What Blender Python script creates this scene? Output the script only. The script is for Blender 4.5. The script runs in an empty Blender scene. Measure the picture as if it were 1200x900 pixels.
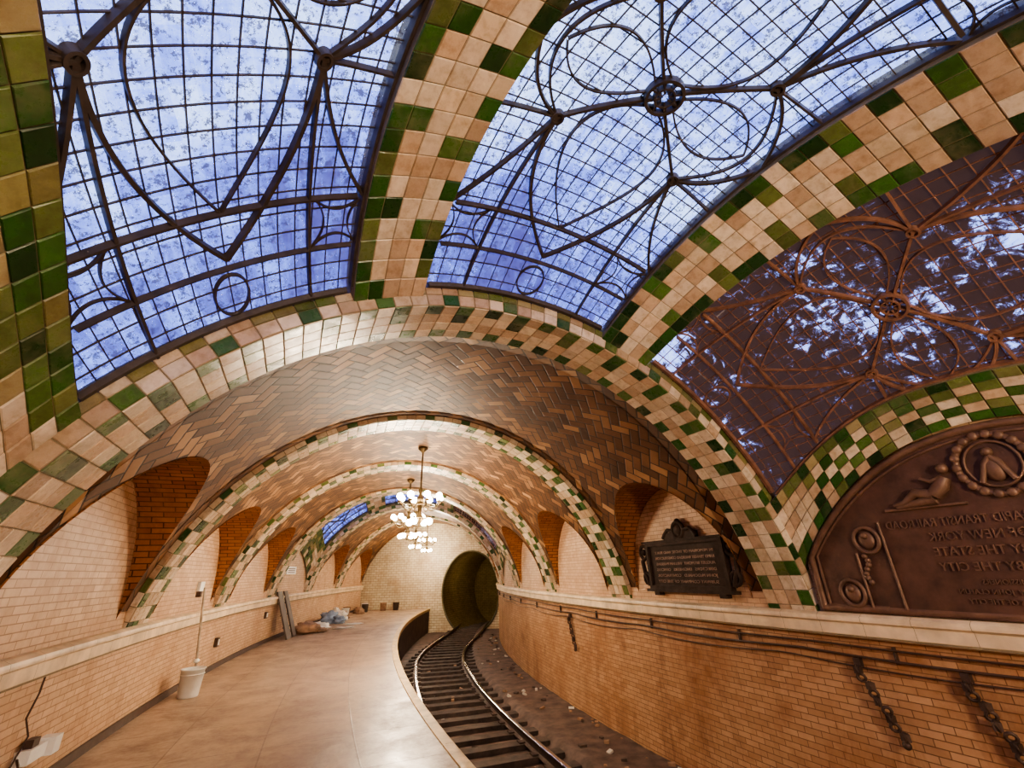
import bpy, math, random
from mathutils import Vector, Matrix, noise
random.seed(7)
sc=bpy.context.scene
R0=45.3095; H1=1.12; A_=3.62; B_=3.7264; ZC=.3162; SW=3.56; WA=.61
CAMOFF=1.8486; HC=1.6304
BK=.181
ARCH=[-4.95,-1.348,3.2462,6.7916,10.257,13.907,17.5,21.0]   # near edge of every transverse arch
BRICK=[(-4.34,-1.348),(3.857,6.7916),(7.402,10.257),(10.868,13.907),(18.11,21.0),(21.61,24.5)]
SKY=[(-.737,3.2462),(14.517,17.5)]
PH0,PH1=-4.95,24.5
def W(off,ph,z):
    r=R0+off;t=ph/R0
    return Vector((R0-r*math.cos(t),r*math.sin(t),z))
def AP(al,ph,add=0,k=0):
    return W(-(A_+add)*(1+k)*math.sin(al),ph,ZC+(B_+add)*(1+k)*math.cos(al))
def lerp(a,b,t): return a+(b-a)*t
# ---------------------------------------------------------------- mesh builder
class MB:
    def __init__(s): s.v=[];s.f=[];s.m=[];s.c=[];s.u=[];s.sm=[]
    def poly(s,pts,mat=0,col=(1,1,1),uvs=None,smooth=False):
        i=len(s.v);s.v+=[tuple(p) for p in pts];s.f.append(tuple(range(i,i+len(pts))));s.m.append(mat)
        s.c.append(col);s.u.append(uvs or [(0,0)]*len(pts));s.sm.append(smooth)
    def grid(s,P,UV=None,mat=0,col=(1,1,1),smooth=True):
        n=len(P);m=len(P[0]);b=len(s.v)
        for r in P: s.v+=[tuple(p) for p in r]
        for i in range(n-1):
            for j in range(m-1):
                s.f.append((b+i*m+j,b+(i+1)*m+j,b+(i+1)*m+j+1,b+i*m+j+1));s.m.append(mat);s.c.append(col);s.sm.append(smooth)
                s.u.append([UV[i][j],UV[i+1][j],UV[i+1][j+1],UV[i][j+1]] if UV else [(0,0)]*4)
    def build(s,name,mats,parent=None):
        me=bpy.data.meshes.new(name);me.from_pydata(s.v,[],s.f)
        for m in mats: me.materials.append(m)
        me.polygons.foreach_set('material_index',s.m);me.polygons.foreach_set('use_smooth',s.sm)
        U=[];C=[]
        for f,u,c in zip(s.f,s.u,s.c):
            for k in range(len(f)): U+=[u[k][0],u[k][1]];C+=[c[0],c[1],c[2],1]
        uv=me.uv_layers.new(name='UVMap');uv.data.foreach_set('uv',U)
        ca=me.color_attributes.new('Col','FLOAT_COLOR','CORNER');ca.data.foreach_set('color',C);me.update()
        o=bpy.data.objects.new(name,me);sc.collection.objects.link(o)
        if parent: o.parent=parent
        return o
    def box(s,c,sx,sy,sz,mat=0,col=(1,1,1),rot=None,bev=0):
        rot=rot or Matrix.Identity(3);c=Vector(c)
        q=[c+rot@Vector((x*sx,y*sy,z*sz)) for x in(-1,1) for y in(-1,1) for z in(-1,1)]
        for f in((0,1,3,2),(4,6,7,5),(0,4,5,1),(2,3,7,6),(0,2,6,4),(1,5,7,3)):
            s.poly([q[i] for i in f],mat,col,[(q[i].y,q[i].z) for i in f])
    def tube(s,pts,r,n=8,mat=0,col=(1,1,1),cap=True):
        pts=[Vector(p) for p in pts];R=r if isinstance(r,(list,tuple)) else [r]*len(pts)
        rows=[];up=None
        for i,p in enumerate(pts):
            t=(pts[min(i+1,len(pts)-1)]-pts[max(i-1,0)])
            if t.length<1e-9: t=Vector((0,0,1))
            t.normalize()
            if up is None: up=Vector((0,0,1)) if abs(t.z)<.9 else Vector((1,0,0))
            x=(up-t*up.dot(t));
            if x.length<1e-6: x=t.orthogonal()
            x.normalize();y=t.cross(x);up=x
            rows.append([p+(x*math.cos(2*math.pi*k/n)+y*math.sin(2*math.pi*k/n))*R[i] for k in range(n+1)])
        s.grid(rows,None,mat,col)
        if cap:
            s.poly(rows[0][:-1][::-1],mat,col);s.poly(rows[-1][:-1],mat,col)
    def sphere(s,c,r,mat=0,col=(1,1,1),n=10,sc3=(1,1,1),rot=None):
        c=Vector(c);rot=rot or Matrix.Identity(3);rows=[]
        for i in range(n+1):
            a=math.pi*i/n
            rows.append([c+rot@Vector((r*sc3[0]*math.sin(a)*math.cos(2*math.pi*j/(n+2)),r*sc3[1]*math.sin(a)*math.sin(2*math.pi*j/(n+2)),r*sc3[2]*math.cos(a))) for j in range(n+3)])
        s.grid(rows,None,mat,col)
    def lathe(s,c,prof,n=16,mat=0,col=(1,1,1)):
        c=Vector(c)
        s.grid([[c+Vector((r*math.cos(2*math.pi*j/n),r*math.sin(2*math.pi*j/n),z)) for j in range(n+1)] for r,z in prof],None,mat,col)
    def torus(s,c,R,r,mat=0,col=(1,1,1),n=24,m=6,rot=None):
        c=Vector(c);rot=rot or Matrix.Identity(3)
        s.grid([[c+rot@Vector(((R+r*math.cos(2*math.pi*j/m))*math.cos(2*math.pi*i/n),(R+r*math.cos(2*math.pi*j/m))*math.sin(2*math.pi*i/n),r*math.sin(2*math.pi*j/m))) for j in range(m+1)] for i in range(n+1)],None,mat,col)
# ---------------------------------------------------------------- materials
class N:
    def __init__(s,name):
        s.mat=bpy.data.materials.new(name);s.mat.use_nodes=True;s.nt=s.mat.node_tree
        s.b=s.nt.nodes['Principled BSDF'];s.out=s.nt.nodes['Material Output']
    def n(s,t,**k):
        x=s.nt.nodes.new(t)
        for a,b in k.items(): setattr(x,a,b)
        return x
    def put(s,sock,v):
        if v is None: return
        if hasattr(v,'is_output'): s.nt.links.new(v,sock)
        elif isinstance(v,tuple) and len(v)==3 and sock.type=='RGBA': sock.default_value=(*v,1)
        else: sock.default_value=v
    def m(s,op,a,b=None,c=None):
        x=s.n('ShaderNodeMath',operation=op);s.put(x.inputs[0],a);s.put(x.inputs[1],b);s.put(x.inputs[2],c);return x.outputs[0]
    def mix(s,f,a,b,t='MIX'):
        x=s.n('ShaderNodeMix',data_type='RGBA',blend_type=t);s.put(x.inputs[0],f);s.put(x.inputs[6],a);s.put(x.inputs[7],b);return x.outputs[2]
    def uv(s): return s.n('ShaderNodeTexCoord').outputs['UV']
    def obj(s): return s.n('ShaderNodeTexCoord').outputs['Object']
    def noise(s,v,sc_,det=4,rough=.6,dist=0):
        x=s.n('ShaderNodeTexNoise');s.put(x.inputs['Vector'],v);x.inputs['Scale'].default_value=sc_;x.inputs['Detail'].default_value=det;x.inputs['Roughness'].default_value=rough;x.inputs['Distortion'].default_value=dist;return x.outputs['Fac']
    def ramp(s,f,stops):
        x=s.n('ShaderNodeValToRGB');s.put(x.inputs[0],f);e=x.color_ramp.elements
        while len(e)<len(stops): e.new(.5)
        for q,(p,c) in zip(e,stops): q.position=p;q.color=(*c,1)
        return x.outputs[0]
    def rng(s,f,a,b,c=0,d=1):
        x=s.n('ShaderNodeMapRange');s.put(x.inputs[0],f);x.inputs[1].default_value=a;x.inputs[2].default_value=b;x.inputs[3].default_value=c;x.inputs[4].default_value=d;return x.outputs[0]
    def bump(s,h,st=.4,d=.01):
        x=s.n('ShaderNodeBump');x.inputs['Strength'].default_value=st;x.inputs['Distance'].default_value=d;s.put(x.inputs['Height'],h);s.nt.links.new(x.outputs[0],s.b.inputs['Normal'])
    def set(s,**k):
        for a,b in k.items(): s.put(s.b.inputs[a.replace('_',' ')],b)
        return s.mat
def simple(name,col,rough=.6,metal=0,var=.25,sc_=8,bump=.2,spec=.5):
    q=N(name);o=q.obj();f=q.noise(o,sc_);c=q.mix(q.rng(f,.3,.7),tuple(x*(1-var) for x in col),tuple(min(1,x*(1+var)) for x in col))
    q.bump(q.noise(o,sc_*6),bump,.005);return q.set(Base_Color=c,Roughness=rough,Metallic=metal,Specular_IOR_Level=spec)
def brickmat(name,c1,c2,mort,bw,bh,ms=.006,rough=.6,stain=.4,bump=.5,stc=(.25,.12,.05),spec=.5):
    q=N(name);u=q.uv();t=q.n('ShaderNodeTexBrick');q.put(t.inputs['Vector'],u)
    q.put(t.inputs['Color1'],c1);q.put(t.inputs['Color2'],c2);q.put(t.inputs['Mortar'],mort)
    t.inputs['Scale'].default_value=1;t.inputs['Mortar Size'].default_value=ms;t.inputs['Brick Width'].default_value=bw;t.inputs['Row Height'].default_value=bh;t.inputs['Mortar Smooth'].default_value=.2
    o=q.obj();f=q.noise(o,1.1,6,.65);g=q.noise(o,7,4)
    mp=q.n('ShaderNodeMapping');q.put(mp.inputs[0],o);mp.inputs['Scale'].default_value=(1.2,1.2,.45);st=q.noise(mp.outputs[0],1.4,7,.75,.6)
    c=q.mix(q.rng(f,.46,.68,0,stain),t.outputs['Color'],stc)
    c=q.mix(q.rng(st,.5,.7,0,min(1,stain)),c,q.mix(1,c,(.5,.38,.32),'MULTIPLY'))
    c=q.mix(q.rng(g,.3,.7,0,.45),c,q.mix(1,c,(.68,.6,.54),'MULTIPLY'))
    q.bump(q.m('SUBTRACT',q.m('MULTIPLY',q.noise(o,30),.5),q.m('MULTIPLY',t.outputs['Fac'],2)),bump,.005)
    return q.set(Base_Color=c,Roughness=rough,Specular_IOR_Level=spec)
def herring(name,cols,mort,w,rough=.4,rot=45,stretch=1.):
    q=N(name);mp=q.n('ShaderNodeMapping');q.put(mp.inputs[0],q.uv());mp.inputs['Rotation'].default_value=(0,0,math.radians(rot));mp.inputs['Scale'].default_value=(1/(w*stretch),1/w,1)
    sp=q.n('ShaderNodeSeparateXYZ');q.put(sp.inputs[0],mp.outputs[0]);x,y=sp.outputs[0],sp.outputs[1]
    i=q.m('FLOOR',x);j=q.m('FLOOR',y);fx=q.m('SUBTRACT',x,i);fy=q.m('SUBTRACT',y,j)
    m=q.m('FLOORED_MODULO',q.m('SUBTRACT',i,j),4.)
    k=[q.m('COMPARE',m,float(a),.4) for a in range(4)]
    dL=q.m('MULTIPLY_ADD',k[1],10.,fx);dR=q.m('MULTIPLY_ADD',k[0],10.,q.m('SUBTRACT',1.,fx))
    dB=q.m('MULTIPLY_ADD',k[2],10.,fy);dT=q.m('MULTIPLY_ADD',k[3],10.,q.m('SUBTRACT',1.,fy))
    d=q.m('MINIMUM',q.m('MINIMUM',dL,dR),q.m('MINIMUM',dB,dT))
    ix=q.m('SUBTRACT',i,k[1]);iy=q.m('SUBTRACT',j,k[2])
    cb=q.n('ShaderNodeCombineXYZ');q.put(cb.inputs[0],ix);q.put(cb.inputs[1],iy)
    wn=q.n('ShaderNodeTexWhiteNoise');wn.noise_dimensions='2D';q.put(wn.inputs['Vector'],cb.outputs[0])
    c=q.ramp(wn.outputs['Value'],cols);g=q.rng(d,.04,.09)
    c=q.mix(q.m('MULTIPLY',q.m('ADD',k[2],k[3]),.45),c,q.mix(1,c,(.5,.45,.42),'MULTIPLY'))
    c=q.mix(g,mort,c)
    c=q.mix(q.rng(q.noise(q.obj(),1.3,5),.42,.72,0,.6),c,q.mix(1,c,(.4,.3,.24),'MULTIPLY'))
    q.bump(q.m('ADD',g,q.m('MULTIPLY',wn.outputs['Value'],.6)),.5,.01)
    return q.set(Base_Color=c,Roughness=rough,Specular_IOR_Level=.3)
def tilemat():
    q=N('glazed_tile');a=q.n('ShaderNodeVertexColor');a.layer_name='Col';o=q.obj()
    f=q.noise(o,14,5,.7);c=q.mix(q.rng(f,.35,.72,0,.75),a.outputs[0],q.mix(1,a.outputs[0],(.45,.35,.22),'MULTIPLY'))
    f2=q.noise(o,2.2,5,.7);c=q.mix(q.rng(f2,.52,.75,0,.5),c,(.27,.22,.13))
    q.bump(q.noise(o,25,3),.3,.004)
    return q.set(Base_Color=c,Roughness=q.rng(f,.3,.7,.2,.42))
def glassmat(name,dark):
    q=N(name);u=q.uv();sp=q.n('ShaderNodeSeparateXYZ');q.put(sp.inputs[0],u)
    cx=q.m('FLOOR',q.m('DIVIDE',sp.outputs[0],.125));cy=q.m('FLOOR',q.m('DIVIDE',sp.outputs[1],.125))
    cb=q.n('ShaderNodeCombineXYZ');q.put(cb.inputs[0],cx);q.put(cb.inputs[1],cy)
    wn=q.n('ShaderNodeTexWhiteNoise');wn.noise_dimensions='2D';q.put(wn.inputs['Vector'],cb.outputs[0])
    o=q.obj();big=q.noise(o,.8,3,.5,.6);mot=q.noise(o,7,6,.75,.6)
    mp=q.n('ShaderNodeMapping');q.put(mp.inputs[0],u);mp.inputs['Scale'].default_value=(.6,3.5,1);strk=q.noise(mp.outputs[0],2.2,5,.7,.8)
    f=q.m('ADD',q.m('ADD',q.m('MULTIPLY',big,.6),q.m('MULTIPLY',strk,.3)),q.m('ADD',q.m('MULTIPLY',mot,.4),q.m('MULTIPLY',wn.outputs['Value'],.1)))
    if dark:
        c=q.ramp(q.m('ADD',q.m('MULTIPLY',big,.6),q.m('MULTIPLY',mot,.75)),[(.0,(.012,.006,.004)),(.7,(.026,.014,.012)),(.745,(.07,.06,.1)),(.775,(.4,.48,.85)),(1,(.9,.95,1))])
    else:
        edge=q.rng(sp.outputs[0],1.6,3.1,0,.2)
        c=q.ramp(q.m('SUBTRACT',f,edge),[(0,(.035,.025,.09)),(.4,(.065,.06,.22)),(.52,(.13,.16,.46)),(.64,(.29,.38,.82)),(.8,(.7,.8,1)),(1,(1,1,1))])
        d=q.noise(o,18,5,.85);c=q.mix(q.rng(d,.52,.58,0,.85),c,(.035,.03,.08))
    tr=q.n('ShaderNodeBsdfTransparent');q.put(tr.inputs[0],c)
    gl=q.n('ShaderNodeBsdfGlossy');gl.inputs['Roughness'].default_value=.12;gl.inputs['Color'].default_value=(.9,.85,.8,1)
    df=q.n('ShaderNodeBsdfDiffuse');q.put(df.inputs[0],(.04,.024,.017) if dark else (.06,.065,.12))
    bp=q.n('ShaderNodeBump');bp.inputs['Strength'].default_value=.5;bp.inputs['Distance'].default_value=.01;q.put(bp.inputs['Height'],q.m('ADD',q.noise(o,6),wn.outputs['Value']));q.nt.links.new(bp.outputs[0],gl.inputs['Normal'])
    a=q.n('ShaderNodeAddShader');q.put(a.inputs[0],tr.outputs[0]);q.put(a.inputs[1],df.outputs[0])
    mx=q.n('ShaderNodeMixShader');mx.inputs[0].default_value=.05;q.put(mx.inputs[1],a.outputs[0]);q.put(mx.inputs[2],gl.outputs[0])
    q.nt.links.new(mx.outputs[0],q.out.inputs['Surface']);return q.mat
TILE=tilemat()
GROUT=simple('tile_grout',(.2,.155,.09),.8)
VAULT=herring('guastavino_herringbone_tile',[(0,(.09,.038,.014)),(.4,(.15,.066,.024)),(.75,(.24,.115,.044)),(1,(.46,.26,.12))],(.03,.014,.006),.14,.55)
LUN=brickmat('lunette_brick',(.28,.1,.03),(.38,.16,.05),(.08,.035,.016),.22,.07,.007,.6,.6,spec=.2)
BRICK_L=brickmat('tan_brick_wall',(.68,.47,.31),(.55,.36,.22),(.3,.18,.1),.2,.062,.0045,.5,.5,stc=(.46,.27,.15),spec=.3)
BRICK_R=brickmat('stained_brick_wall',(.54,.33,.19),(.41,.23,.12),(.18,.095,.05),.2,.062,.0045,.5,.8,stc=(.28,.12,.045),spec=.3)
ENDW=brickmat('cream_brick_wall',(.66,.57,.4),(.58,.48,.32),(.22,.16,.1),.26,.11,.008,.45,.5)
PORTALM=brickmat('portal_brick',(.17,.13,.05),(.22,.165,.065),(.09,.07,.03),.25,.09,.008,.8,.4,stc=(.09,.065,.025),spec=.05)
CREAM=simple('cream_terracotta',(.68,.53,.36),.45,0,.3,3)
BRONZE=simple('dark_bronze',(.1,.05,.034),.55,.3,.4,5,.4)
BRONZET=simple('bronze_relief',(.17,.095,.065),.5,.3,.3,8,.2)
BRONZED=simple('blackened_bronze',(.04,.024,.017),.7,0,.4,8,.3,.15)
LEAD=simple('dark_iron_came',(.065,.048,.04),.5,.3,.3,10)
RUSTC=simple('rusty_iron_came',(.24,.12,.08),.55,.3,.4,10)
RAILM=simple('rail_side_rust',(.08,.05,.04),.6,.6,.4,8)
RAILT=simple('rail_polished_steel',(.62,.58,.6),.22,1,.1,10,.05)
WOOD=simple('sleeper_timber',(.055,.036,.028),.8,0,.5,6,.6)
BLACK=simple('black_cable',(.06,.032,.022),.5)
WHITEP=simple('white_plastic',(.82,.82,.78),.4,0,.06)
WOODL=simple('grey_wood',(.4,.33,.26),.7,0,.3,14)
GLN=glassmat('amethyst_glass',False);GLD=glassmat('dirty_dark_glass',True)
def floormat():
    q=N('platform_slabs');u=q.uv();t=q.n('ShaderNodeTexBrick');q.put(t.inputs['Vector'],u);t.offset=0
    q.put(t.inputs['Color1'],(.47,.34,.235));q.put(t.inputs['Color2'],(.39,.28,.195));q.put(t.inputs['Mortar'],(.16,.105,.07))
    t.inputs['Scale'].default_value=1;t.inputs['Mortar Size'].default_value=.009;t.inputs['Brick Width'].default_value=1.0;t.inputs['Row Height'].default_value=.9;t.inputs['Mortar Smooth'].default_value=.4
    o=q.obj();f=q.noise(o,1.7,7,.7,.5);g=q.noise(o,16,5,.7);h=q.noise(o,.7,6,.7,1.)
    c=q.mix(q.rng(f,.4,.62,0,.8),t.outputs[0],(.21,.145,.11));c=q.mix(q.rng(g,.4,.7,0,.4),c,(.62,.49,.38))
    c=q.mix(q.rng(h,.5,.64,0,.5),c,q.mix(1,c,(.5,.42,.4),'MULTIPLY'))
    q.bump(q.m('SUBTRACT',g,t.outputs['Fac']),.25,.006)
    return q.set(Base_Color=c,Roughness=q.rng(f,.3,.7,.26,.6))
FLOOR=floormat()
BED=simple('track_bed_dirt',(.095,.06,.048),.75,0,.6,4,.7)
YEL=simple('platform_edge_stone',(.55,.37,.15),.55,0,.35,5)
GREENS=[(.03,.1,.02),(.05,.13,.028),(.08,.15,.035),(.018,.055,.014),(.13,.17,.05)]
BEIGES=[(.76,.6,.44),(.84,.71,.56),(.64,.46,.32),(.8,.66,.52),(.56,.4,.28)]
def gcol(): c=random.choice(GREENS);j=random.uniform(.7,1.25);return tuple(x*j for x in c)
def bcol(): c=random.choice(BEIGES);j=random.uniform(.78,1.05);return tuple(x*j for x in c)
OL=[(.16,.18,.06),(.24,.22,.09),(.1,.14,.035),(.34,.28,.15)]
def ocol(): c=random.choice(OL);j=random.uniform(.8,1.2);return tuple(x*j for x in c)
def tiles(mb,F,us,vs,cf,g=.004,shift=None):
    for j in range(len(vs)-1):
        for i in range(len(us)-1):
            c=cf(i,j)
            p=[F(us[i],vs[j],0),F(us[i+1],vs[j],0),F(us[i+1],vs[j+1],0),F(us[i],vs[j+1],0)]
            n=(F((us[i]+us[i+1])/2,(vs[j]+vs[j+1])/2,.01)-F((us[i]+us[i+1])/2,(vs[j]+vs[j+1])/2,0)).normalized()
            ctr=sum(p,Vector())/4
            lo=[];hi=[]
            for q in p:
                d=ctr-q;L=max(d.length,1e-5)
                lo.append(q+d*min(.45,g/L)+n*.001);hi.append(q+d*min(.45,(g+.006)/L)+n*(.009+random.uniform(-.002,.002)))
            mb.poly(hi,0,c)
            for k in range(4):
                kk=(k+1)%4;mb.poly([lo[k],lo[kk],hi[kk],hi[k]],0,c)
def lin(a,b,n): return [a+(b-a)*i/n for i in range(n+1)]
# ---------------------------------------------------------------- transverse arches
def arch(p0,near_add,far_add):
    mb=MB();AM=1.42;nr=66
    als=lin(-AM,AM,nr)
    F=lambda u,v,d: AP(v,p0+u,-d)
    def cf2(i,j):
        # toothed green quoins either side of a zig-zag of cream
        if i==0: return gcol() if j%2 else bcol()
        if i==1: return gcol() if j%4==1 else bcol()
        if i==3: return bcol() if j%2 else gcol()
        return bcol()
    tiles(mb,F,[0,.15,.305,.46,.61],als,cf2)
    mb.grid([[AP(a,p0+u) for u in (0,.61)] for a in als],None,1)
    for side,add in ((0,near_add),(1,far_add)):
        ph=p0 if side==0 else p0+WA;sg=1 if side==0 else -1
        G=lambda u,v,d,ph=ph,sg=sg: AP(v,ph-sg*d,u)
        tiles(mb,G,[0,add*.5,add] if add>.1 else [0,add],als,lambda i,j:(bcol() if (j+i)%4 else gcol()) if i==0 else ocol() if random.random()<.7 else bcol())
        mb.grid([[AP(a,ph,0),AP(a,ph,add+.03)] for a in als],None,1)
    return mb.build('tiled_transverse_arch',[TILE,GROUT])
for p in ARCH:
    near=.23 if abs(p-3.2462)<.01 or abs(p-17.5)<.01 else .08
    far=.23 if abs(p+1.348)<.01 or abs(p-13.907)<.01 else .08
    arch(p,near,far)
# ---------------------------------------------------------------- brick vault bays
BA=.07
cm=MB()
def barrel_off(z):
    c=(z-ZC)/(B_+BA);return (A_+BA)*math.sqrt(max(0,1-c*c))
def barrel_al(z): return math.acos(min(1,(z-ZC)/(B_+BA)))
for a,b in BRICK:
    mid=(a+b)/2;hw=min(1.22,(b-a)/2-.14)
    prof=[(-hw,None),(-hw,H1),(-hw,1.55)]
    for i in range(1,24):
        t=math.pi*i/24;prof.append((-hw*math.cos(t),1.55+1.27*math.sin(t)))
    prof+=[(hw,1.55),(hw,H1),(hw,None)]
    cols=[(a,None)]+[(mid+d,z) for d,z in prof]+[(b,None)]
    P=[];UV=[]
    for ph,z in cols:
        am=1.42 if z is None else barrel_al(z)
        P.append([AP(al,ph,BA) for al in lin(-am,am,64)]);UV.append([(ph,al*3.75) for al in lin(-am,am,64)])
    cm.grid(P,UV,0)
    for sgn in (-1,1):
        rows=[];ur=[];L=0;prev=None
        for d,z in prof:
            if z is None: continue
            if prev: L+=math.hypot(d-prev[0],z-prev[1])
            prev=(d,z);o=barrel_off(z)
            rows.append([W(sgn*lerp(o-.015,SW+.02,t),mid+d,z) for t in (0,.5,1)]);ur.append([(lerp(o,SW,t),L) for t in (0,.5,1)])
        cm.grid(rows,ur,1,smooth=True)
cm.build('ceiling',[VAULT,LUN])
# ---------------------------------------------------------------- sail-vault skylight bays
def skybay(pa,pb,idx):
    mid=(pa+pb)/2;half=(pb-pa)/2
    def kk(al,ph): return BK*(1-((ph-mid)/half)**2)*(half/1.99)*(1-.36*math.sin(al)**2)
    BF=lambda al,ph,d=0: AP(al,ph,.15-d,kk(al,ph))
    def aw0(ph):
        al=1.
        for _ in range(25): al=math.asin(min(.999,SW/((A_+.15)*(1+kk(al,ph)))))
        return al
    def ab(ph,sd):
        a=aw0(ph);h=1e-3;u=abs(ph-mid)/half
        s=(aw0(min(ph+h,pb))-aw0(max(ph-h,pa)))/(min(ph+h,pb)-max(ph-h,pa))*3.9
        wb=.46*(.8+.2*u) if sd>0 else .98-.31*u
        return a-wb/3.9*math.sqrt(1+s*s)
    if idx==0: rib=lambda ph,s: (-.35+.042*(3.2-ph)) if s<0 else (.37+.008*(3.2-ph))
    else: rib=lambda ph,s: math.asin(math.sin(.36)/(1+kk(.33,ph)))*s
    RW=.085
    ps=lin(pa,pb,int((pb-pa)/.15))
    mb=MB()
    def rcf(i,j):
        if i==0: return gcol() if j%2 else (gcol() if random.random()<.45 else bcol())
        if i==4: return gcol() if j%2==0 else (gcol() if random.random()<.45 else bcol())
        if i==1: return gcol() if j%4==1 else bcol()
        if i==3: return gcol() if j%4==2 else bcol()
        return bcol()
    for s in(-1,1):
        F=lambda u,v,d: BF(rib(v,s)+u,v,.05+d)
        us=[-RW,-RW*.62,-RW*.22,RW*.22,RW*.62,RW]
        tiles(mb,F,us,ps,rcf)
        mb.grid([[BF(rib(p,s)+u,p,d) for u,d in((-RW,-.14),(-RW,.05),(-RW*.62,.05),(-RW*.22,.05),(RW*.22,.05),(RW*.62,.05),(RW,.05),(RW,-.14))] for p in ps],None,1,smooth=False)
    fine=lin(pa,pb,400);L=[0]
    AW=[aw0(p) for p in fine]
    for i in range(400): L.append(L[-1]+(BF(AW[i+1],fine[i+1])-BF(AW[i],fine[i])).length)
    nst=int(L[-1]/.15);st=[];k=0
    for i in range(nst+1):
        t=L[-1]*i/nst
        while k<400 and L[k+1]<t: k+=1
        k=min(k,399);st.append(lerp(fine[k],fine[k+1],(t-L[k])/max(1e-9,L[k+1]-L[k])))
    for s in(-1,1):
        F=lambda c,ph,d: BF(s*lerp(aw0(ph),ab(ph,s),c),ph,.04+d)
        nc=5 if s>0 else 8;cs=lin(0,1,nc)
        def lcf(i,j):
            u=abs(st[min(j,nst-1)]-mid)/half;c=(i+.5)/nc
            if s<0 and u>.62 and abs(c-.52)<(u-.62)/.38*.36: return bcol()
            if s>0 and u>.75 and abs(c-.5)<(u-.7)/.3*.42: return bcol()
            if c<.2: return gcol() if (j%3) else bcol()
            if c>.8: return gcol() if j%4 else ocol()
            if s<0: return ocol() if random.random()<.7 else gcol()
            return bcol() if (j+i)%2 else (gcol() if random.random()<.7 else ocol())
        tiles(mb,F,cs,st,lcf)
        mb.grid([[BF(s*lerp(aw0(p),ab(p,s),c),p,d) for c,d in [(0,-.2)]+[(c,.035) for c in lin(0,1,8)]+[(1,-.1)]] for p in st],None,1,smooth=False)
        rows=[];uv=[]
        for p in lin(pa,pb,60):
            zt=BF(aw0(p),p,0).z+.03
            rows.append([W(-s*(SW+.02),p,z) for z in (H1-.1,zt)]);uv.append([(p,z) for z in(H1-.1,zt)])
        mb.grid(rows,uv,2)
    mb.build('tiled_skylight_rib_vault',[TILE,GROUT,BRICK_L])
    e=RW
    panels=[('L',lambda ph: rib(ph,-1)-e, lambda ph:-ab(ph,-1)),('C',lambda ph: rib(ph,-1)+e,lambda ph: rib(ph,1)-e),('R',lambda ph: rib(ph,1)+e,lambda ph: ab(ph,1))]
    for pn,lo,hi in panels:
        g=MB();dark=(pn=='R');cm_=RUSTC if dark else LEAD
        pp=lin(pa,pb,44)
        rows=[[BF(lerp(lo(p),hi(p),t),p,-.03) for t in lin(0,1,12)] for p in pp]
        uv=[[((p-mid)/half*1.99+1.2546,lerp(lo(p),hi(p),t)*4.2+10) for t in lin(0,1,12)] for p in pp]
        g.grid(rows,uv,0)
        if pn=='C': amap=lambda q,ph: lerp(lo(ph),hi(ph),(q+1)/2)
        elif pn=='L': amap=lambda q,ph: lo(ph)-.46*(1-q)/2
        else: amap=lambda q,ph: lo(ph)+.46*(q+1)/2
        cache={}
        def bounds(ph):
            k_=round(ph,3)
            if k_ not in cache:
                a,b=lo(ph),hi(ph);cache[k_]=(min(a,b),max(a,b))
            return cache[k_]
        def valid(al,ph):
            if not(pa<=ph<=pb): return False
            a,b=bounds(ph);return a-.004<=al<=b+.004
        def sweep(pts,w,h,raw=False):
            run=[]
            def flush():
                if len(run)<2: run.clear();return
                rows=[]
                for i,(al,ph) in enumerate(run):
                    P0=BF(al,ph,0);n=(BF(al,ph,.02)-P0).normalized()
                    a=run[max(0,i-1)];b=run[min(len(run)-1,i+1)]
                    t=(BF(b[0],b[1])-BF(a[0],a[1]));
                    if t.length<1e-7: continue
                    t.normalize();x=t.cross(n)*w/2
                    P0=P0-n*.035
                    rows.append([P0-x,P0-x*.7+n*h,P0+x*.7+n*h,P0+x])
                if len(rows)>1: g.grid(rows,None,1,smooth=False)
                run.clear()
            for p,q in pts:
                ph=p if raw else mid+half*.985*p;al=q if raw else amap(q,ph)
                if valid(al,ph): run.append((al,ph))
                else: flush()
            flush()
        n=int((pb-pa)/.125)
        for i in range(1,n):
            p=lerp(pa,pb,i/n);sweep([(p,lerp(lo(p),hi(p),t)) for t in lin(0,1,10)],.009,.01,True)
        for i in range(-16,17):
            q=i*.125;sweep([(p,q) for p in lin(-1,1,60)],.009,.01)
        def L_(p0,q0,p1,q1,w=.03,h=.04): sweep([(lerp(p0,p1,t),lerp(q0,q1,t)) for t in lin(0,1,40)],w,h)
        def Bz(a,c,b,w=.03,h=.04):
            sweep([((1-t)**2*a[0]+2*t*(1-t)*c[0]+t*t*b[0],(1-t)**2*a[1]+2*t*(1-t)*c[1]+t*t*b[1]) for t in lin(0,1,26)],w,h)
        def Ci(p,q,r,w=.018,h=.025,a0=0,a1=360): sweep([(p+r/half*math.cos(math.radians(t)),q+r/1.04*math.sin(math.radians(t))) for t in lin(a0,a1,36)],w,h)
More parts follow.
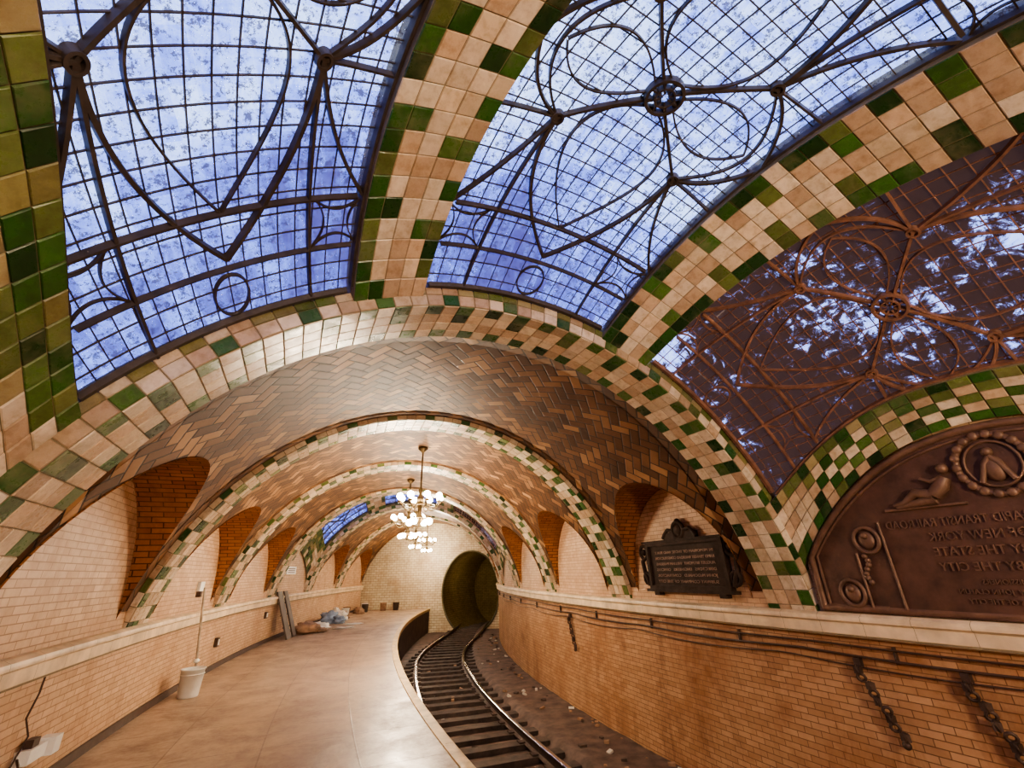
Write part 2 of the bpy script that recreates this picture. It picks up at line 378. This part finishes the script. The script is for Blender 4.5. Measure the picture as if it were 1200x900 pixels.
        for sp in(-1,1):
            L_(sp*.65,-1.9,sp*.65,1.9);L_(sp*.82,-1.9,sp*.82,1.9,.02)
            L_(sp*.992,-1.9,sp*.992,1.9,.05)
            Ci(sp*.91,0,.13)
            Bz((sp*.05,0),(sp*.2,.75),(sp*.65,.0),.018,.03);Bz((sp*.05,0),(sp*.2,-.75),(sp*.65,0),.018,.03)
            for sq in(-1,1):
                nd=(sp*.24,sq*.55)
                Bz(nd,(sp*.55,sq*.55),(sp*.79,0),.036)
                Bz(nd,(sp*.5,sq*.7),(sp*.65,sq*1.0),.03)
                Bz(nd,(sp*.2,sq*.85),(0,sq*1.0),.03)
                L_(nd[0],nd[1],sp*1,sq*.62,.028)
                L_(sp*.03,sq*.06,nd[0],nd[1],.03)
                L_(nd[0],nd[1],sp*.3,sq*1.9,.022)
                Ci(nd[0],nd[1],.04,.025,.05)
                a,b,c,d=(sp*.65,sq*.62),(sp*.82,sq*.62),(sp*.82,sq*1),(sp*.65,sq*1);m_=(sp*.735,sq*.81)
                for x,y in((a,b),(b,c),(c,d),(d,a)): Bz(x,m_,y,.013,.02)
        for sq in(-1,1):
            Bz((.24,sq*.55),(0,sq*1.15),(-.24,sq*.55),.022,.03)
            Bz((0,sq*.08),(.22,sq*.55),(0,sq*.82),.016,.025);Bz((0,sq*.08),(-.22,sq*.55),(0,sq*.82),.016,.025)
        Ci(0,0,.13,.032,.06);Ci(0,0,.07,.018,.06)
        for t in range(0,360,45): sweep([(r/half*math.cos(math.radians(t)),r/1.04*math.sin(math.radians(t))) for r in lin(.03,.13,3)],.018,.05)
        sweep([(p,lo(p)) for p in pp],.06,.05,True);sweep([(p,hi(p)) for p in pp],.06,.05,True)
        g.build('window_%d'%(idx*3+'LCR'.index(pn)+1),[GLD if dark else GLN,cm_])
for i,(a,b) in enumerate(SKY): skybay(a,b,i)
# ---------------------------------------------------------------- walls, ledges, floor
PS=lin(PH0,PH1+.05,140)
def wallside(s,mat,matup,name,z0):
    mb=MB()
    mb.grid([[W(s*SW,p,z) for z in(z0,H1)] for p in PS],[[(p,z) for z in(z0,H1)] for p in PS],0)
    for a,b in BRICK+[(p,p+WA) for p in ARCH]:
        pp=lin(a,b,10)
        mb.grid([[W(s*SW,p,z) for z in(H1,2.86 if b-a>1 else 1.3)] for p in pp],[[(p,z) for z in(H1,2.86 if b-a>1 else 1.3)] for p in pp],1)
    return mb.build(name,[mat,matup])
wallside(1,BRICK_L,BRICK_L,'wall_left',-.05);wallside(-1,BRICK_R,BRICK_L,'wall_right',-1.1)
def ledge(s,name):
    mb=MB();pr=[(SW,H1+.02),(SW-.07,H1+.02),(SW-.115,H1-.005),(SW-.12,H1-.03),(SW-.12,H1-.05),(SW-.09,H1-.07),(SW-.09,H1-.17),(SW-.06,H1-.2),(SW,H1-.21)]
    n=int((PH1-PH0)/.45)
    for i in range(n):
        a=lerp(PH0,PH1,i/n)+.002;b=lerp(PH0,PH1,(i+1)/n)-.002
        mb.grid([[W(s*o,p,z) for o,z in pr] for p in(a,b)],None,0,smooth=False)
    mb.grid([[W(s*(SW-.085 if k else SW),p,H1+(.0 if k==1 else -.19 if k else 0)) for k in(0,1,2)] for p in PS],None,1,smooth=False)
    return mb.build(name,[CREAM,GROUT])
ledge(1,'trim_1');ledge(-1,'trim_2')
bb=MB();bb.grid([[W(o,p,z) for o,z in((SW,.09),(SW-.03,.09),(SW-.035,.0))] for p in PS],None,0,smooth=False)
bb.build('baseboard_left',[simple('dark_base_course',(.07,.042,.032),.6)])
PE=-.043
fl=MB()
fl.grid([[W(o,p,0) for o in lin(SW+.02,PE+.13,8)] for p in PS],[[(p,o) for o in lin(SW,PE+.13,8)] for p in PS],0)
fl.build('floor',[FLOOR])
ed=MB()
n=int((PH1-PH0)/1.0)
for i in range(n):
    a=lerp(PH0,PH1,i/n)+.003;b=lerp(PH0,PH1,(i+1)/n)-.003
    for q in range(3):
        a2=lerp(a,b,q/3);b2=lerp(a,b,(q+1)/3)
        ed.grid([[W(o,p,z) for o,z in((PE+.135,.0),(PE+.13,.012),(PE+.015,.012),(PE,.0),(PE,-.1),(PE+.06,-.12))] for p in(a2,b2)],None,0,smooth=False)
ed.grid([[W(PE+.06,p,z) for z in(-.1,-1.1)] for p in PS],[[(p,z) for z in(-.1,-1.1)] for p in PS],1)
ed.build('platform_edge',[YEL,simple('platform_face_concrete',(.08,.055,.045),.8,0,.4,3)])
tb=MB()
rows=[]
PT=lin(PH0,PH1+4,330)
for p in PT:
    r=[]
    for o in lin(PE+.08,-3.62,26):
        z=-1.06+noise.noise(Vector((p*2.1,o*2.1,0)))*.02+noise.noise(Vector((p*9,o*9,3)))*.01
        if o<-2.35: z+=.1*min(1,(-2.35-o)/.12)
        r.append(W(o,p,z))
    rows.append(r)
tb.grid(rows,None,0)
tb.build('track_bed',[BED])
def shift(p):
    t=max(0,min(1,(p-15)/9));return -.8*t*t*(3-2*t)
tk=MB()
for ro in(-.558,-1.993):
    prof=[(-.065,0),(-.065,.015),(-.012,.03),(-.012,.11),(-.034,.12),(-.034,.148)]
    full=prof+[(-x,z) for x,z in reversed(prof)]
    rows=[[W(ro+shift(p)+x,p,-1.0+z) for x,z in full] for p in PT]
    tk.grid(rows,None,0,smooth=False)
    tk.grid([[W(ro+shift(p)+x,p,-1.0+z) for x,z in((-.034,.148),(-.025,.153),(.025,.153),(.034,.148))] for p in PT],None,1,smooth=False)
p=PH0+.3
while p<PH1+3.6:
    j=random.uniform(-.03,.03);c=W(-1.28+shift(p),p+j,-1.035)
    ax=(W(0,p,0)-W(1,p,0)).normalized();ay=Vector((-ax.y,ax.x,0));rot=Matrix((ax,ay,Vector((0,0,1)))).transposed()
    tk.box(c,1.1,.11,.05,2,(1,1,1),rot)
    for ro in(-.558,-1.993):
        for q in(-.09,.09): tk.box(W(ro+shift(p)+q,p+j,-.975),.05,.07,.012,0,(1,1,1),rot)
    p+=.58
tk.build('railway_track',[RAILM,RAILT,WOOD])
def disc_wall(ph,co,cz,rx,rz):
    mb=MB();n=64;inn=[];out=[]
    x0,x1,z0,z1=-3.8,3.8,-1.25,4.4
    for i in range(n+1):
        t=2*math.pi*i/n;dx,dz=rx*math.cos(t),rz*math.sin(t)
        s=min([(x1-co)/dx if dx>1e-6 else 1e9,(x0-co)/dx if dx<-1e-6 else 1e9,(z1-cz)/dz if dz>1e-6 else 1e9,(z0-cz)/dz if dz<-1e-6 else 1e9])
        inn.append((co+dx,cz+dz));out.append((co+s*dx,cz+s*dz))
    rows=[[W(lerp(a[0],b[0],q),ph,lerp(a[1],b[1],q)) for q in lin(0,1,6)] for a,b in zip(inn,out)]
    uv=[[(lerp(a[0],b[0],q),lerp(a[1],b[1],q)) for q in lin(0,1,6)] for a,b in zip(inn,out)]
    mb.grid(rows,uv,0,smooth=False);return mb,inn
CO,CZ,RX,RZ=-2.08,.72,1.45,1.92
mb,inn=disc_wall(PH1,CO,CZ,RX,RZ);mb.build('wall_back',[ENDW])
pt=MB();PD=4.2
pt.grid([[W(o-.06*(p-PH1)**2,p,z) for p in lin(PH1-.02,PH1+PD,14)] for o,z in inn],[[(p,i*.157) for p in lin(0,PD,14)] for i in range(len(inn))],0)
pt.grid([[W(CO+(RX+a)*math.cos(2*math.pi*i/64),PH1-dd,CZ+(RZ+a)*math.sin(2*math.pi*i/64)) for a,dd in((-.03,0),(-.03,.04),(.05,.04),(.05,0))] for i in range(65)],None,1)
sh=.06*PD**2
pt.grid([[W(CO-sh+r*1.5*math.cos(2*math.pi*i/48),PH1+PD-.05,CZ+r*1.95*math.sin(2*math.pi*i/48)) for r in lin(0,1,5)] for i in range(49)],[[(r*1.5*math.cos(2*math.pi*i/48),r*1.95*math.sin(2*math.pi*i/48)) for r in lin(0,1,5)] for i in range(49)],0)
po=pt.build('tunnel_portal',[PORTALM,simple('portal_ring_tile',(.1,.085,.04),.6)])
l=bpy.data.lights.new('tunnel_lamp','POINT');l.energy=22;l.color=(1,.78,.48);l.shadow_soft_size=.12
lo_=bpy.data.objects.new('tunnel_lamp',l);lo_.location=W(CO+.1,PH1+1.5,CZ+.6);lo_.parent=po;sc.collection.objects.link(lo_)
mb,_=disc_wall(PH0,-1.8,.75,.02,.02);mb.build('wall_front',[ENDW])
# ---------------------------------------------------------------- chandeliers
def warm(st):
    q=N('warm_bulb');q.set(Base_Color=(1,.8,.5),Emission_Color=(1,.86,.64),Emission_Strength=st);q.mat.cycles.emission_sampling='NONE';return q.mat
BULB=warm(120);BRASS=simple('aged_brass',(.1,.065,.03),.35,.9,.3,12)
WARM=(1,.81,.58)
def chandelier(ph,off,zr,E,ztop=4.1):
    mb=MB();c=W(off,ph,0)
    mb.tube([c+Vector((0,0,ztop)),c+Vector((0,0,zr-.3))],.018,8)
    mb.lathe(c,[(.0,ztop+.02),(.11,ztop),(.1,ztop-.04),(.03,ztop-.1),(.016,ztop-.12)],16)
    mb.lathe(c+Vector((0,0,zr)),[(.016,.42),(.05,.36),(.03,.28),(.075,.18),(.085,.1),(.04,.02),(.03,-.1),(.08,-.18),(.07,-.26),(.02,-.32),(.03,-.36),(0,-.4)],16)
    mb.torus(c+Vector((0,0,zr+.04)),.3,.013);mb.torus(c+Vector((0,0,zr-.2)),.17,.01)
    for k in range(8):
        a=2*math.pi*k/8;d=Vector((math.cos(a),math.sin(a),0))
        q=[c+Vector((0,0,zr))+d*(.06+.36*t)+Vector((0,0,.12-.2*math.sin(math.pi*t)*.8-.02*t)) for t in lin(0,1,8)]
        mb.tube(q,.011,6);e=q[-1];mb.lathe(e,[(.0,-.02),(.05,-.01),(.055,.015),(.022,.03),(.02,.07)],10)
        mb.sphere(e+Vector((0,0,.115)),.065,1,n=8)
    for k in range(4):
        a=2*math.pi*(k+.5)/4;d=Vector((math.cos(a),math.sin(a),0))
        q=[c+Vector((0,0,zr-.2))+d*(.05+.17*t)+Vector((0,0,-.06*math.sin(math.pi*t))) for t in lin(0,1,6)]
        mb.tube(q,.01,6);e=q[-1];mb.lathe(e,[(.02,.03),(.03,.0),(.025,-.03)],8);mb.sphere(e+Vector((0,0,-.07)),.065,1,n=8)
    o=mb.build('chandelier',[BRASS,BULB])
    l=bpy.data.lights.new('chandelier_glow','POINT');l.energy=E;l.color=WARM;l.shadow_soft_size=.3
    lo=bpy.data.objects.new('chandelier_glow',l);lo.location=c+Vector((0,0,zr-.65));lo.parent=o;sc.collection.objects.link(lo)
chandelier(8.85,-.12,2.85,320)
chandelier(12.4,-.1,2.85,150)
chandelier(19.5,0,2.95,170)
chandelier(23.0,0,2.95,130)
chandelier(-2.9,0,2.95,850)
# ---------------------------------------------------------------- bronze plaques on right wall
def textmesh(mb,body,ph,z,size,d,mat=1,wrapw=None):
    cu=bpy.data.curves.new('t','FONT');cu.body=body;cu.size=size;cu.align_x='CENTER';cu.extrude=.008;cu.resolution_u=2
    o=bpy.data.objects.new('t',cu);sc.collection.objects.link(o);dg=bpy.context.evaluated_depsgraph_get()
    me=bpy.data.meshes.new_from_object(o.evaluated_get(dg));bpy.data.objects.remove(o)
    w=max([abs(v.co.x) for v in me.vertices]+[.01]);k=(wrapw/2/w) if wrapw else 1
    for p in me.polygons: mb.poly([W(-(SW-d-me.vertices[i].co.z),ph+me.vertices[i].co.x*k,z+me.vertices[i].co.y) for i in p.vertices],mat)
RW_=lambda ph,z,d: W(-(SW-d),ph,z)
def relief_tube(mb,pts,r,d,mat=1,n=6): mb.tube([RW_(p,z,d) for p,z in pts],r,n,mat)
def relief_ball(mb,ph,z,d,r,s=(1,1,1),mat=1): mb.sphere(RW_(ph,z,d),r,mat,n=10,sc3=(s[2],s[0],s[1]))
def circ(ph,z,r,n=28,a0=0,a1=360): return [(ph+r*math.cos(math.radians(t)),z+r*math.sin(math.radians(t))) for t in lin(a0,a1,n)]
bp=MB();pm=1.25
def ztop(p):
    k0=BK*(1-((p-pm)/1.99)**2);al=1.
    for _ in range(25): al=math.asin(min(.999,SW/((A_+.15)*(1+k0*(1-.36*math.sin(al)**2)))))
    return ZC+(B_+.15)*(1+k0*(1-.36*math.sin(al)**2))*math.cos(al)
def outline(m):
    pts=[]
    for t in lin(-1,1,48):
        p=pm+t*(1.93-m);pts.append((p,ztop(p)-.02-m))
    return pts
o0=outline(.04)
bp.grid([[RW_(p,z,.045) for z in lin(H1+.03,zt,8)] for p,zt in o0],None,0)
bp.grid([[RW_(p,zt,.045),RW_(p,zt,0)] for p,zt in o0],None,0)
for m,r in((.06,.035),(.13,.015)):
    o=outline(m);relief_tube(bp,[(o[0][0],H1+.04+m*.3)]+o+[(o[-1][0],H1+.04+m*.3)],r,.05);relief_tube(bp,[(o[0][0],H1+.04+m*.4),(o[-1][0],H1+.04+m*.4)],r,.05)
for i,(t,s,w) in enumerate([('THE FIRST MUNICIPAL RAPID TRANSIT RAILROAD',.105,2.0),('OF THE CITY OF NEW YORK',.105,1.35),('AUTHORIZED BY THE STATE',.105,1.35),('CONSTRUCTED BY THE CITY',.1,1.35)]):
    textmesh(bp,t,pm,1.9-.125*i,s,.052,1,w)
for i in range(3): textmesh(bp,['RAPID TRANSIT COMMISSIONERS','WILLIAM STEINWAY  SETH LOW  JOHN CLAFLIN','MAYORS AND COMPTROLLERS OF THE CITY'][i],pm,1.42-.075*i,.055,.052)
SZ=2.36
relief_tube(bp,circ(pm,SZ,.25),.028,.06);relief_tube(bp,circ(pm,SZ,.19),.012,.06)
for t in range(0,360,20):
    a=math.radians(t);relief_ball(bp,pm+.25*math.cos(a),SZ+.25*math.sin(a),.075,.036,(1,1,.6))
relief_ball(bp,pm,SZ-.04,.06,.11,(.7,1,.35));relief_ball(bp,pm,SZ+.1,.07,.04)
relief_tube(bp,[(pm-.11,SZ-.15),(pm-.05,SZ),(pm,SZ+.06)],.022,.08);relief_tube(bp,[(pm+.11,SZ-.15),(pm+.05,SZ),(pm,SZ+.06)],.022,.08)
for s in(-1,1):
    b=pm+s*.33;dz=-.04
    P=lambda x,z:(b+s*x,z+dz)
    bp.tube([RW_(*P(.03,2.34),.08),RW_(*P(.08,2.27),.09),RW_(*P(.16,2.2),.09)],[.045,.06,.055],8,1)
    relief_ball(bp,*P(.02,2.42),.09,.045)
    bp.tube([RW_(*P(.16,2.2),.09),RW_(*P(.3,2.24),.09),RW_(*P(.42,2.16),.08),RW_(*P(.52,2.15),.07)],[.055,.045,.03,.02],8,1)
    bp.tube([RW_(*P(.16,2.17),.08),RW_(*P(.33,2.15),.08),RW_(*P(.5,2.13),.07)],[.05,.035,.02],8,1)
    bp.tube([RW_(*P(.05,2.34),.1),RW_(*P(.14,2.32),.1),RW_(*P(.22,2.36),.09)],[.022,.02,.015],6,1)
    relief_tube(bp,[P(-.05,2.11),P(.62,2.11)],.015,.06)
    for z,pp in((1.82,1.22),(1.33,1.52)):
        relief_tube(bp,circ(pm+s*pp,z,.12),.02,.06);relief_ball(bp,pm+s*pp,z,.05,.075,(1,1.1,.4));relief_ball(bp,pm+s*pp,z+.04,.08,.035)
    for k in range(7): relief_ball(bp,pm+s*(1.3+.03*math.sin(k)),1.43+.04*k,.055,.026)
    relief_tube(bp,[(pm+s*1.36,1.2),(pm+s*1.36,1.7)],.012,.06)
    relief_tube(bp,[(pm+s*1.06,1.2),(pm+s*1.06,1.98)],.012,.06)
bp.build('bronze_memorial_plaque',[BRONZE,BRONZET])
sp=MB();c5=5.2;z0,z1=1.36,1.93
def slab(mb,p0,p1,z0,z1,d,mat=0):
    mb.grid([[RW_(p,z,dd) for z,dd in((z0,0),(z0,d),(z1,d),(z1,0))] for p in lin(p0,p1,6)],None,mat,smooth=False)
    for p in(p0,p1): mb.poly([RW_(p,z0,0),RW_(p,z0,d),RW_(p,z1,d),RW_(p,z1,0)],mat)
slab(sp,c5-.82,c5+.82,z0,z1,.06)
for a,b,c,d in((-.86,.86,z0-.05,z0),(-.86,.86,z1,z1+.05),(-.86,-.8,z0,z1),(.8,.86,z0,z1)): slab(sp,c5+a,c5+b,c,d,.1,0)
slab(sp,c5-.93,c5+.93,z0-.09,z0-.05,.12,0);slab(sp,c5-.92,c5+.92,z1+.05,z1+.08,.12,0)
slab(sp,c5-.35,c5+.35,z1+.08,z1+.18,.08,0)
relief_tube(sp,circ(c5,z1+.2,.12),.03,.07,0);relief_ball(sp,c5,z1+.2,.06,.09,(1,1,.5),0);relief_ball(sp,c5,z1+.33,.06,.045,mat=0)
for s in(-1,1):
    relief_tube(sp,[(c5+s*.14,z1+.2),(c5+s*.25,z1+.22),(c5+s*.33,z1+.16),(c5+s*.38,z1+.1)],.03,.07,0)
    relief_tube(sp,circ(c5+s*.96,z1-.08,.1,16),.028,.06,0);relief_tube(sp,circ(c5+s*.95,z0+.1,.08,16),.025,.06,0)
    relief_tube(sp,[(c5+s*.9,z0),(c5+s*1.0,z0+.2),(c5+s*1.03,z0+.35),(c5+s*.97,z1-.18)],.035,.06,0)
    relief_ball(sp,c5+s*.96,z1-.08,.06,.05,mat=0)
    slab(sp,c5+s*.7-.06,c5+s*.7+.06,z0-.14,z0-.09,.1,0)
for i,t in enumerate(['IN MEMORIAM OF THOSE WHO BUILT','RAPID TRANSIT RAILROAD CONSTRUCTION','AUGUST BELMONT  WILLIAM PARSONS','DIRECTORS   ENGINEERS   OFFICERS','JOHN McDONALD   CONTRACTOR','SUBWAY COMPANY OF THE CITY']): textmesh(sp,t,c5,z1-.12-.082*i,.055,.065,1,1.3)
sp.build('bronze_dedication_plaque',[BRONZED,BRONZET])
# ---------------------------------------------------------------- cables, hangers
cb=MB()
for z,d,r,am in((.78,.05,.011,.03),(.86,.045,.009,.012),(.7,.04,.007,.05)):
    pts=[]
    for p in lin(-4,24,160): pts.append(W(-(SW-d),p,z-am*abs(math.sin(p*1.1+z*3))-.015*math.sin(p*.37+z*7)))
    cb.tube(pts,r,6,0)
for p in lin(-3,23,14): cb.box(W(-(SW-.02),p,.8),.02,.01,.07,0)
cb.build('wall_cable',[BLACK])
for ph in(9.42,2.95,2.05,-1.5):
    h=MB()
    for k in range(9):
        z=.64-.06*k;c=W(-(SW-.07),ph-.03*k+.02*math.sin(k*2.1),z)
        h.torus(c,.032,.014,0,n=10,m=5,rot=Matrix.Rotation(math.radians(90*(k%2)+20),3,'Z')@Matrix.Rotation(math.radians(80),3,'X'))
        if k%2==0: h.box(c,.028,.028,.03,0,rot=Matrix.Rotation(k*.5,3,'Z'))
    h.box(W(-(SW-.03),ph,.7),.03,.03,.04,0);h.sphere(W(-(SW-.07),ph-.25,.1),.035,0,n=8)
    h.build('hanging_chain',[RAILM])
lc=MB();pts=[(5.3,.95,.05),(5.32,.8,.04),(5.22,.65,.05),(5.35,.5,.05),(5.2,.3,.05),(5.3,.12,.05)]
lc.tube([W(SW-d,p,z) for p,z,d in pts],.007,6);lc.build('hanging_wire',[BLACK])
eb=MB()
def lbox(mb,p0,p1,z0,z1,d0,d1,mat):
    mb.grid([[W(SW-d,p,z) for z,d in((z0,d0),(z0,d1),(z1,d1),(z1,d0))] for p in(p0,p1)],None,mat,smooth=False)
    for p in(p0,p1): mb.poly([W(SW-d,p,z) for z,d in((z0,d0),(z0,d1),(z1,d1),(z1,d0))],mat)
lbox(eb,5.35,5.6,.3,.4,0,.1,0);lbox(eb,5.68,5.8,.27,.4,0,.12,0);lbox(eb,5.4,5.5,.4,.46,.02,.08,1)
eb.tube([W(SW-.05,5.3,.36),W(SW-.14,5.15,.33),W(SW-.1,5.0,.2)],.01,6,1);eb.build('wall_socket_box',[WHITEP,BLACK])
for ph,z in((14.0,.62),(10.8,.4)):
    m_=MB();lbox(m_,ph,ph+.12,z,z+.16,0,.06,0);lbox(m_,ph+.03,ph+.09,z+.03,z+.13,.06,.07,1);m_.build('wall_junction_box',[BLACK,WHITEP])
bk=MB();c=W(3.22,8.78,0)
bk.lathe(c,[(0,.0),(.13,.0),(.135,.02),(.16,.36),(.17,.36),(.17,.375),(.155,.375),(.13,.03),(0,.03)],24)
bk.torus(c+Vector((0,0,.3)),.158,.008)
bk.tube([c+Vector((.16*math.cos(t),.16*math.sin(t)*.5+.1,.32-.12*math.sin(t*1.0))) for t in lin(0,math.pi,10)],.004,5,1)
bk.build('white_bucket',[WHITEP,RAILM])
br=MB();a=W(3.18,8.85,.06);b=W(3.5,9.4,1.5)
br.tube([a,b],.017,8,0);d=(b-a).normalized()
br.sphere(a+d*.42,.045,1,sc3=(1,1.6,.7));br.tube([a,a+d*.12,a+d*.3],[.06,.05,.02],8,1)
br.build('long_handled_mop',[WOODL,WHITEP])
sg=MB();lbox(sg,9.2,9.4,1.45,1.6,0,.05,0);lbox(sg,9.22,9.3,1.36,1.45,.0,.07,1);sg.build('wall_notice_board',[WHITEP,RAILM])
sg=MB();lbox(sg,15.3,16.2,1.72,1.95,0,.03,0)
for k in range(3): lbox(sg,15.4,16.1,1.76+.055*k,1.785+.055*k,.03,.033,1)
sg.build('exit_sign',[WHITEP,BLACK])
def blob(mb,c,r,sc3,mat,seed,rough=.35):
    n=16;rows=[]
    for i in range(n+1):
        row=[]
        for j in range(n+1):
            a=math.pi*i/n;b=2*math.pi*(j%n)/n;d=Vector((math.sin(a)*math.cos(b),math.sin(a)*math.sin(b),math.cos(a)))
            k=1+rough*noise.noise(d*2.2+Vector((seed,0,0)))+rough*.8*noise.noise(d*5+Vector((0,seed,0)))
            p=Vector((d.x*sc3[0],d.y*sc3[1],d.z*sc3[2]))*r*k+c;p.z=max(p.z,.003);row.append(p)
        rows.append(row)
    mb.grid(rows,None,mat)
SACK=simple('brown_sacking',(.3,.18,.11),.85,0,.4,6);BLUE=simple('blue_grey_tarp',(.2,.26,.36),.5,0,.5,5);GREYB=simple('pale_plastic_sheet',(.62,.58,.52),.4,0,.3,5);DARKW=simple('dark_board',(.06,.04,.03),.6)
m1=MB();blob(m1,W(2.9,16.1,.14),.36,(1,1.2,.5),0,1);blob(m1,W(2.75,16.8,.1),.3,(1.2,1,.4),1,2);blob(m1,W(2.55,16.3,.05),.22,(1,1.5,.3),0,5);m1.build('heap_of_sacks',[SACK,GREYB])
m2=MB()
for i,(o,p,r,m) in enumerate([(3.0,19.0,.32,0),(2.7,19.5,.26,1),(3.0,19.8,.33,1),(2.55,18.7,.22,0),(2.9,20.3,.25,2)]): blob(m2,W(o,p,r*.4),r,(1,1.1,.8),m,i+10,.6)
m2.build('heap_of_tarps',[BLUE,GREYB,SACK])
def flatrag(o,p,r,mat,seed,name):
    m=MB();blob(m,W(o,p,.01),r,(1.3,.9,.12),0,seed,.7);m.build(name,[mat])
flatrag(2.0,17.0,.26,GREYB,21,'crumpled_sheet');flatrag(1.9,18.2,.22,WHITEP,22,'crumpled_sheet')
for i,(o,p) in enumerate([(3.0,21.0),(3.2,21.8),(2.9,23.4),(3.1,23.9),(2.2,24.0),(1.6,24.1)]):
    m=MB();c=W(o,p,0);m.lathe(c,[(0,0),(.13,0),(.16,.34),(.17,.35),(.14,.35),(.12,.04),(0,.04)],16);m.build('paint_bucket',[[WHITEP,SACK,DARKW][i%3]])
m=MB()
for i,(o,p,r) in enumerate([(2.8,22.5,.2),(3.0,22.8,.22)]): blob(m,W(o,p,r*.4),r,(1,1,.8),0,i+40)
m.build('heap_of_bags',[SACK])
for ph,w in((14.6,.45),(15.2,.35)):
    m=MB();a=W(3.05,ph,.02);b=W(3.5,ph,1.25);t=(W(3,ph+.1,0)-W(3,ph,0)).normalized()
    n=(b-a).cross(t).normalized()*.02
    q=[a,a+t*w,b+t*w,b]
    m.poly([x+n for x in q]);m.poly([x-n for x in q][::-1])
    for i in range(4): j=(i+1)%4;m.poly([q[i]+n,q[j]+n,q[j]-n,q[i]-n])
    for s in(.25,.5,.75): 
        e=a.lerp(b,s);m.tube([e+n*1.5,e+t*w+n*1.5],.018,5)
    m.build('leaning_board',[DARKW])
db=MB()
for i in range(130):
    p=random.uniform(3.5,22);o=random.choice([random.uniform(-3.45,-2.5),random.uniform(-1.8,-.75),random.gauss(-3.3,.1)])
    o=max(-3.48,min(-.3,o));s=random.uniform(.012,.045)
    db.box(W(o,p,-1.0+(.045 if o<-2.4 else -.03)+s*.3),s*random.uniform(.6,1.6),s*random.uniform(.6,1.6),s*.5,random.choice([0,0,2,2,1]),rot=Matrix.Rotation(random.uniform(0,3),3,'Z')@Matrix.Rotation(random.uniform(-.5,.5),3,'X'))
db.build('track_litter',[SACK,GREYB,DARKW])
# ---------------------------------------------------------------- world, camera
w=bpy.data.worlds.new('sky');sc.world=w;w.use_nodes=True;bg=w.node_tree.nodes['Background'];bg.inputs[0].default_value=(.56,.69,1,1);bg.inputs[1].default_value=2.9
try: sc.view_settings.look='AgX - Medium High Contrast'
except Exception: pass
f=505.3015;pitch,roll,yaw=.4087,-.0294,.5244
cy,sy=math.cos(yaw),math.sin(yaw);cp,sp_=math.cos(pitch),math.sin(pitch)
F=Vector((sy*cp,cy*cp,sp_));Rt=Vector((cy,-sy,0));U=Rt.cross(F)
c,s=math.cos(roll),math.sin(roll);R2=c*Rt+s*U;U2=-s*Rt+c*U
cam=bpy.data.cameras.new('camera');cam.sensor_width=36;cam.lens=f/1200*36;cam.clip_start=.02
co=bpy.data.objects.new('camera',cam);M=Matrix((R2,U2,-F)).transposed().to_4x4();M.translation=Vector((-CAMOFF,0,HC));co.matrix_world=M
sc.collection.objects.link(co);sc.camera=co
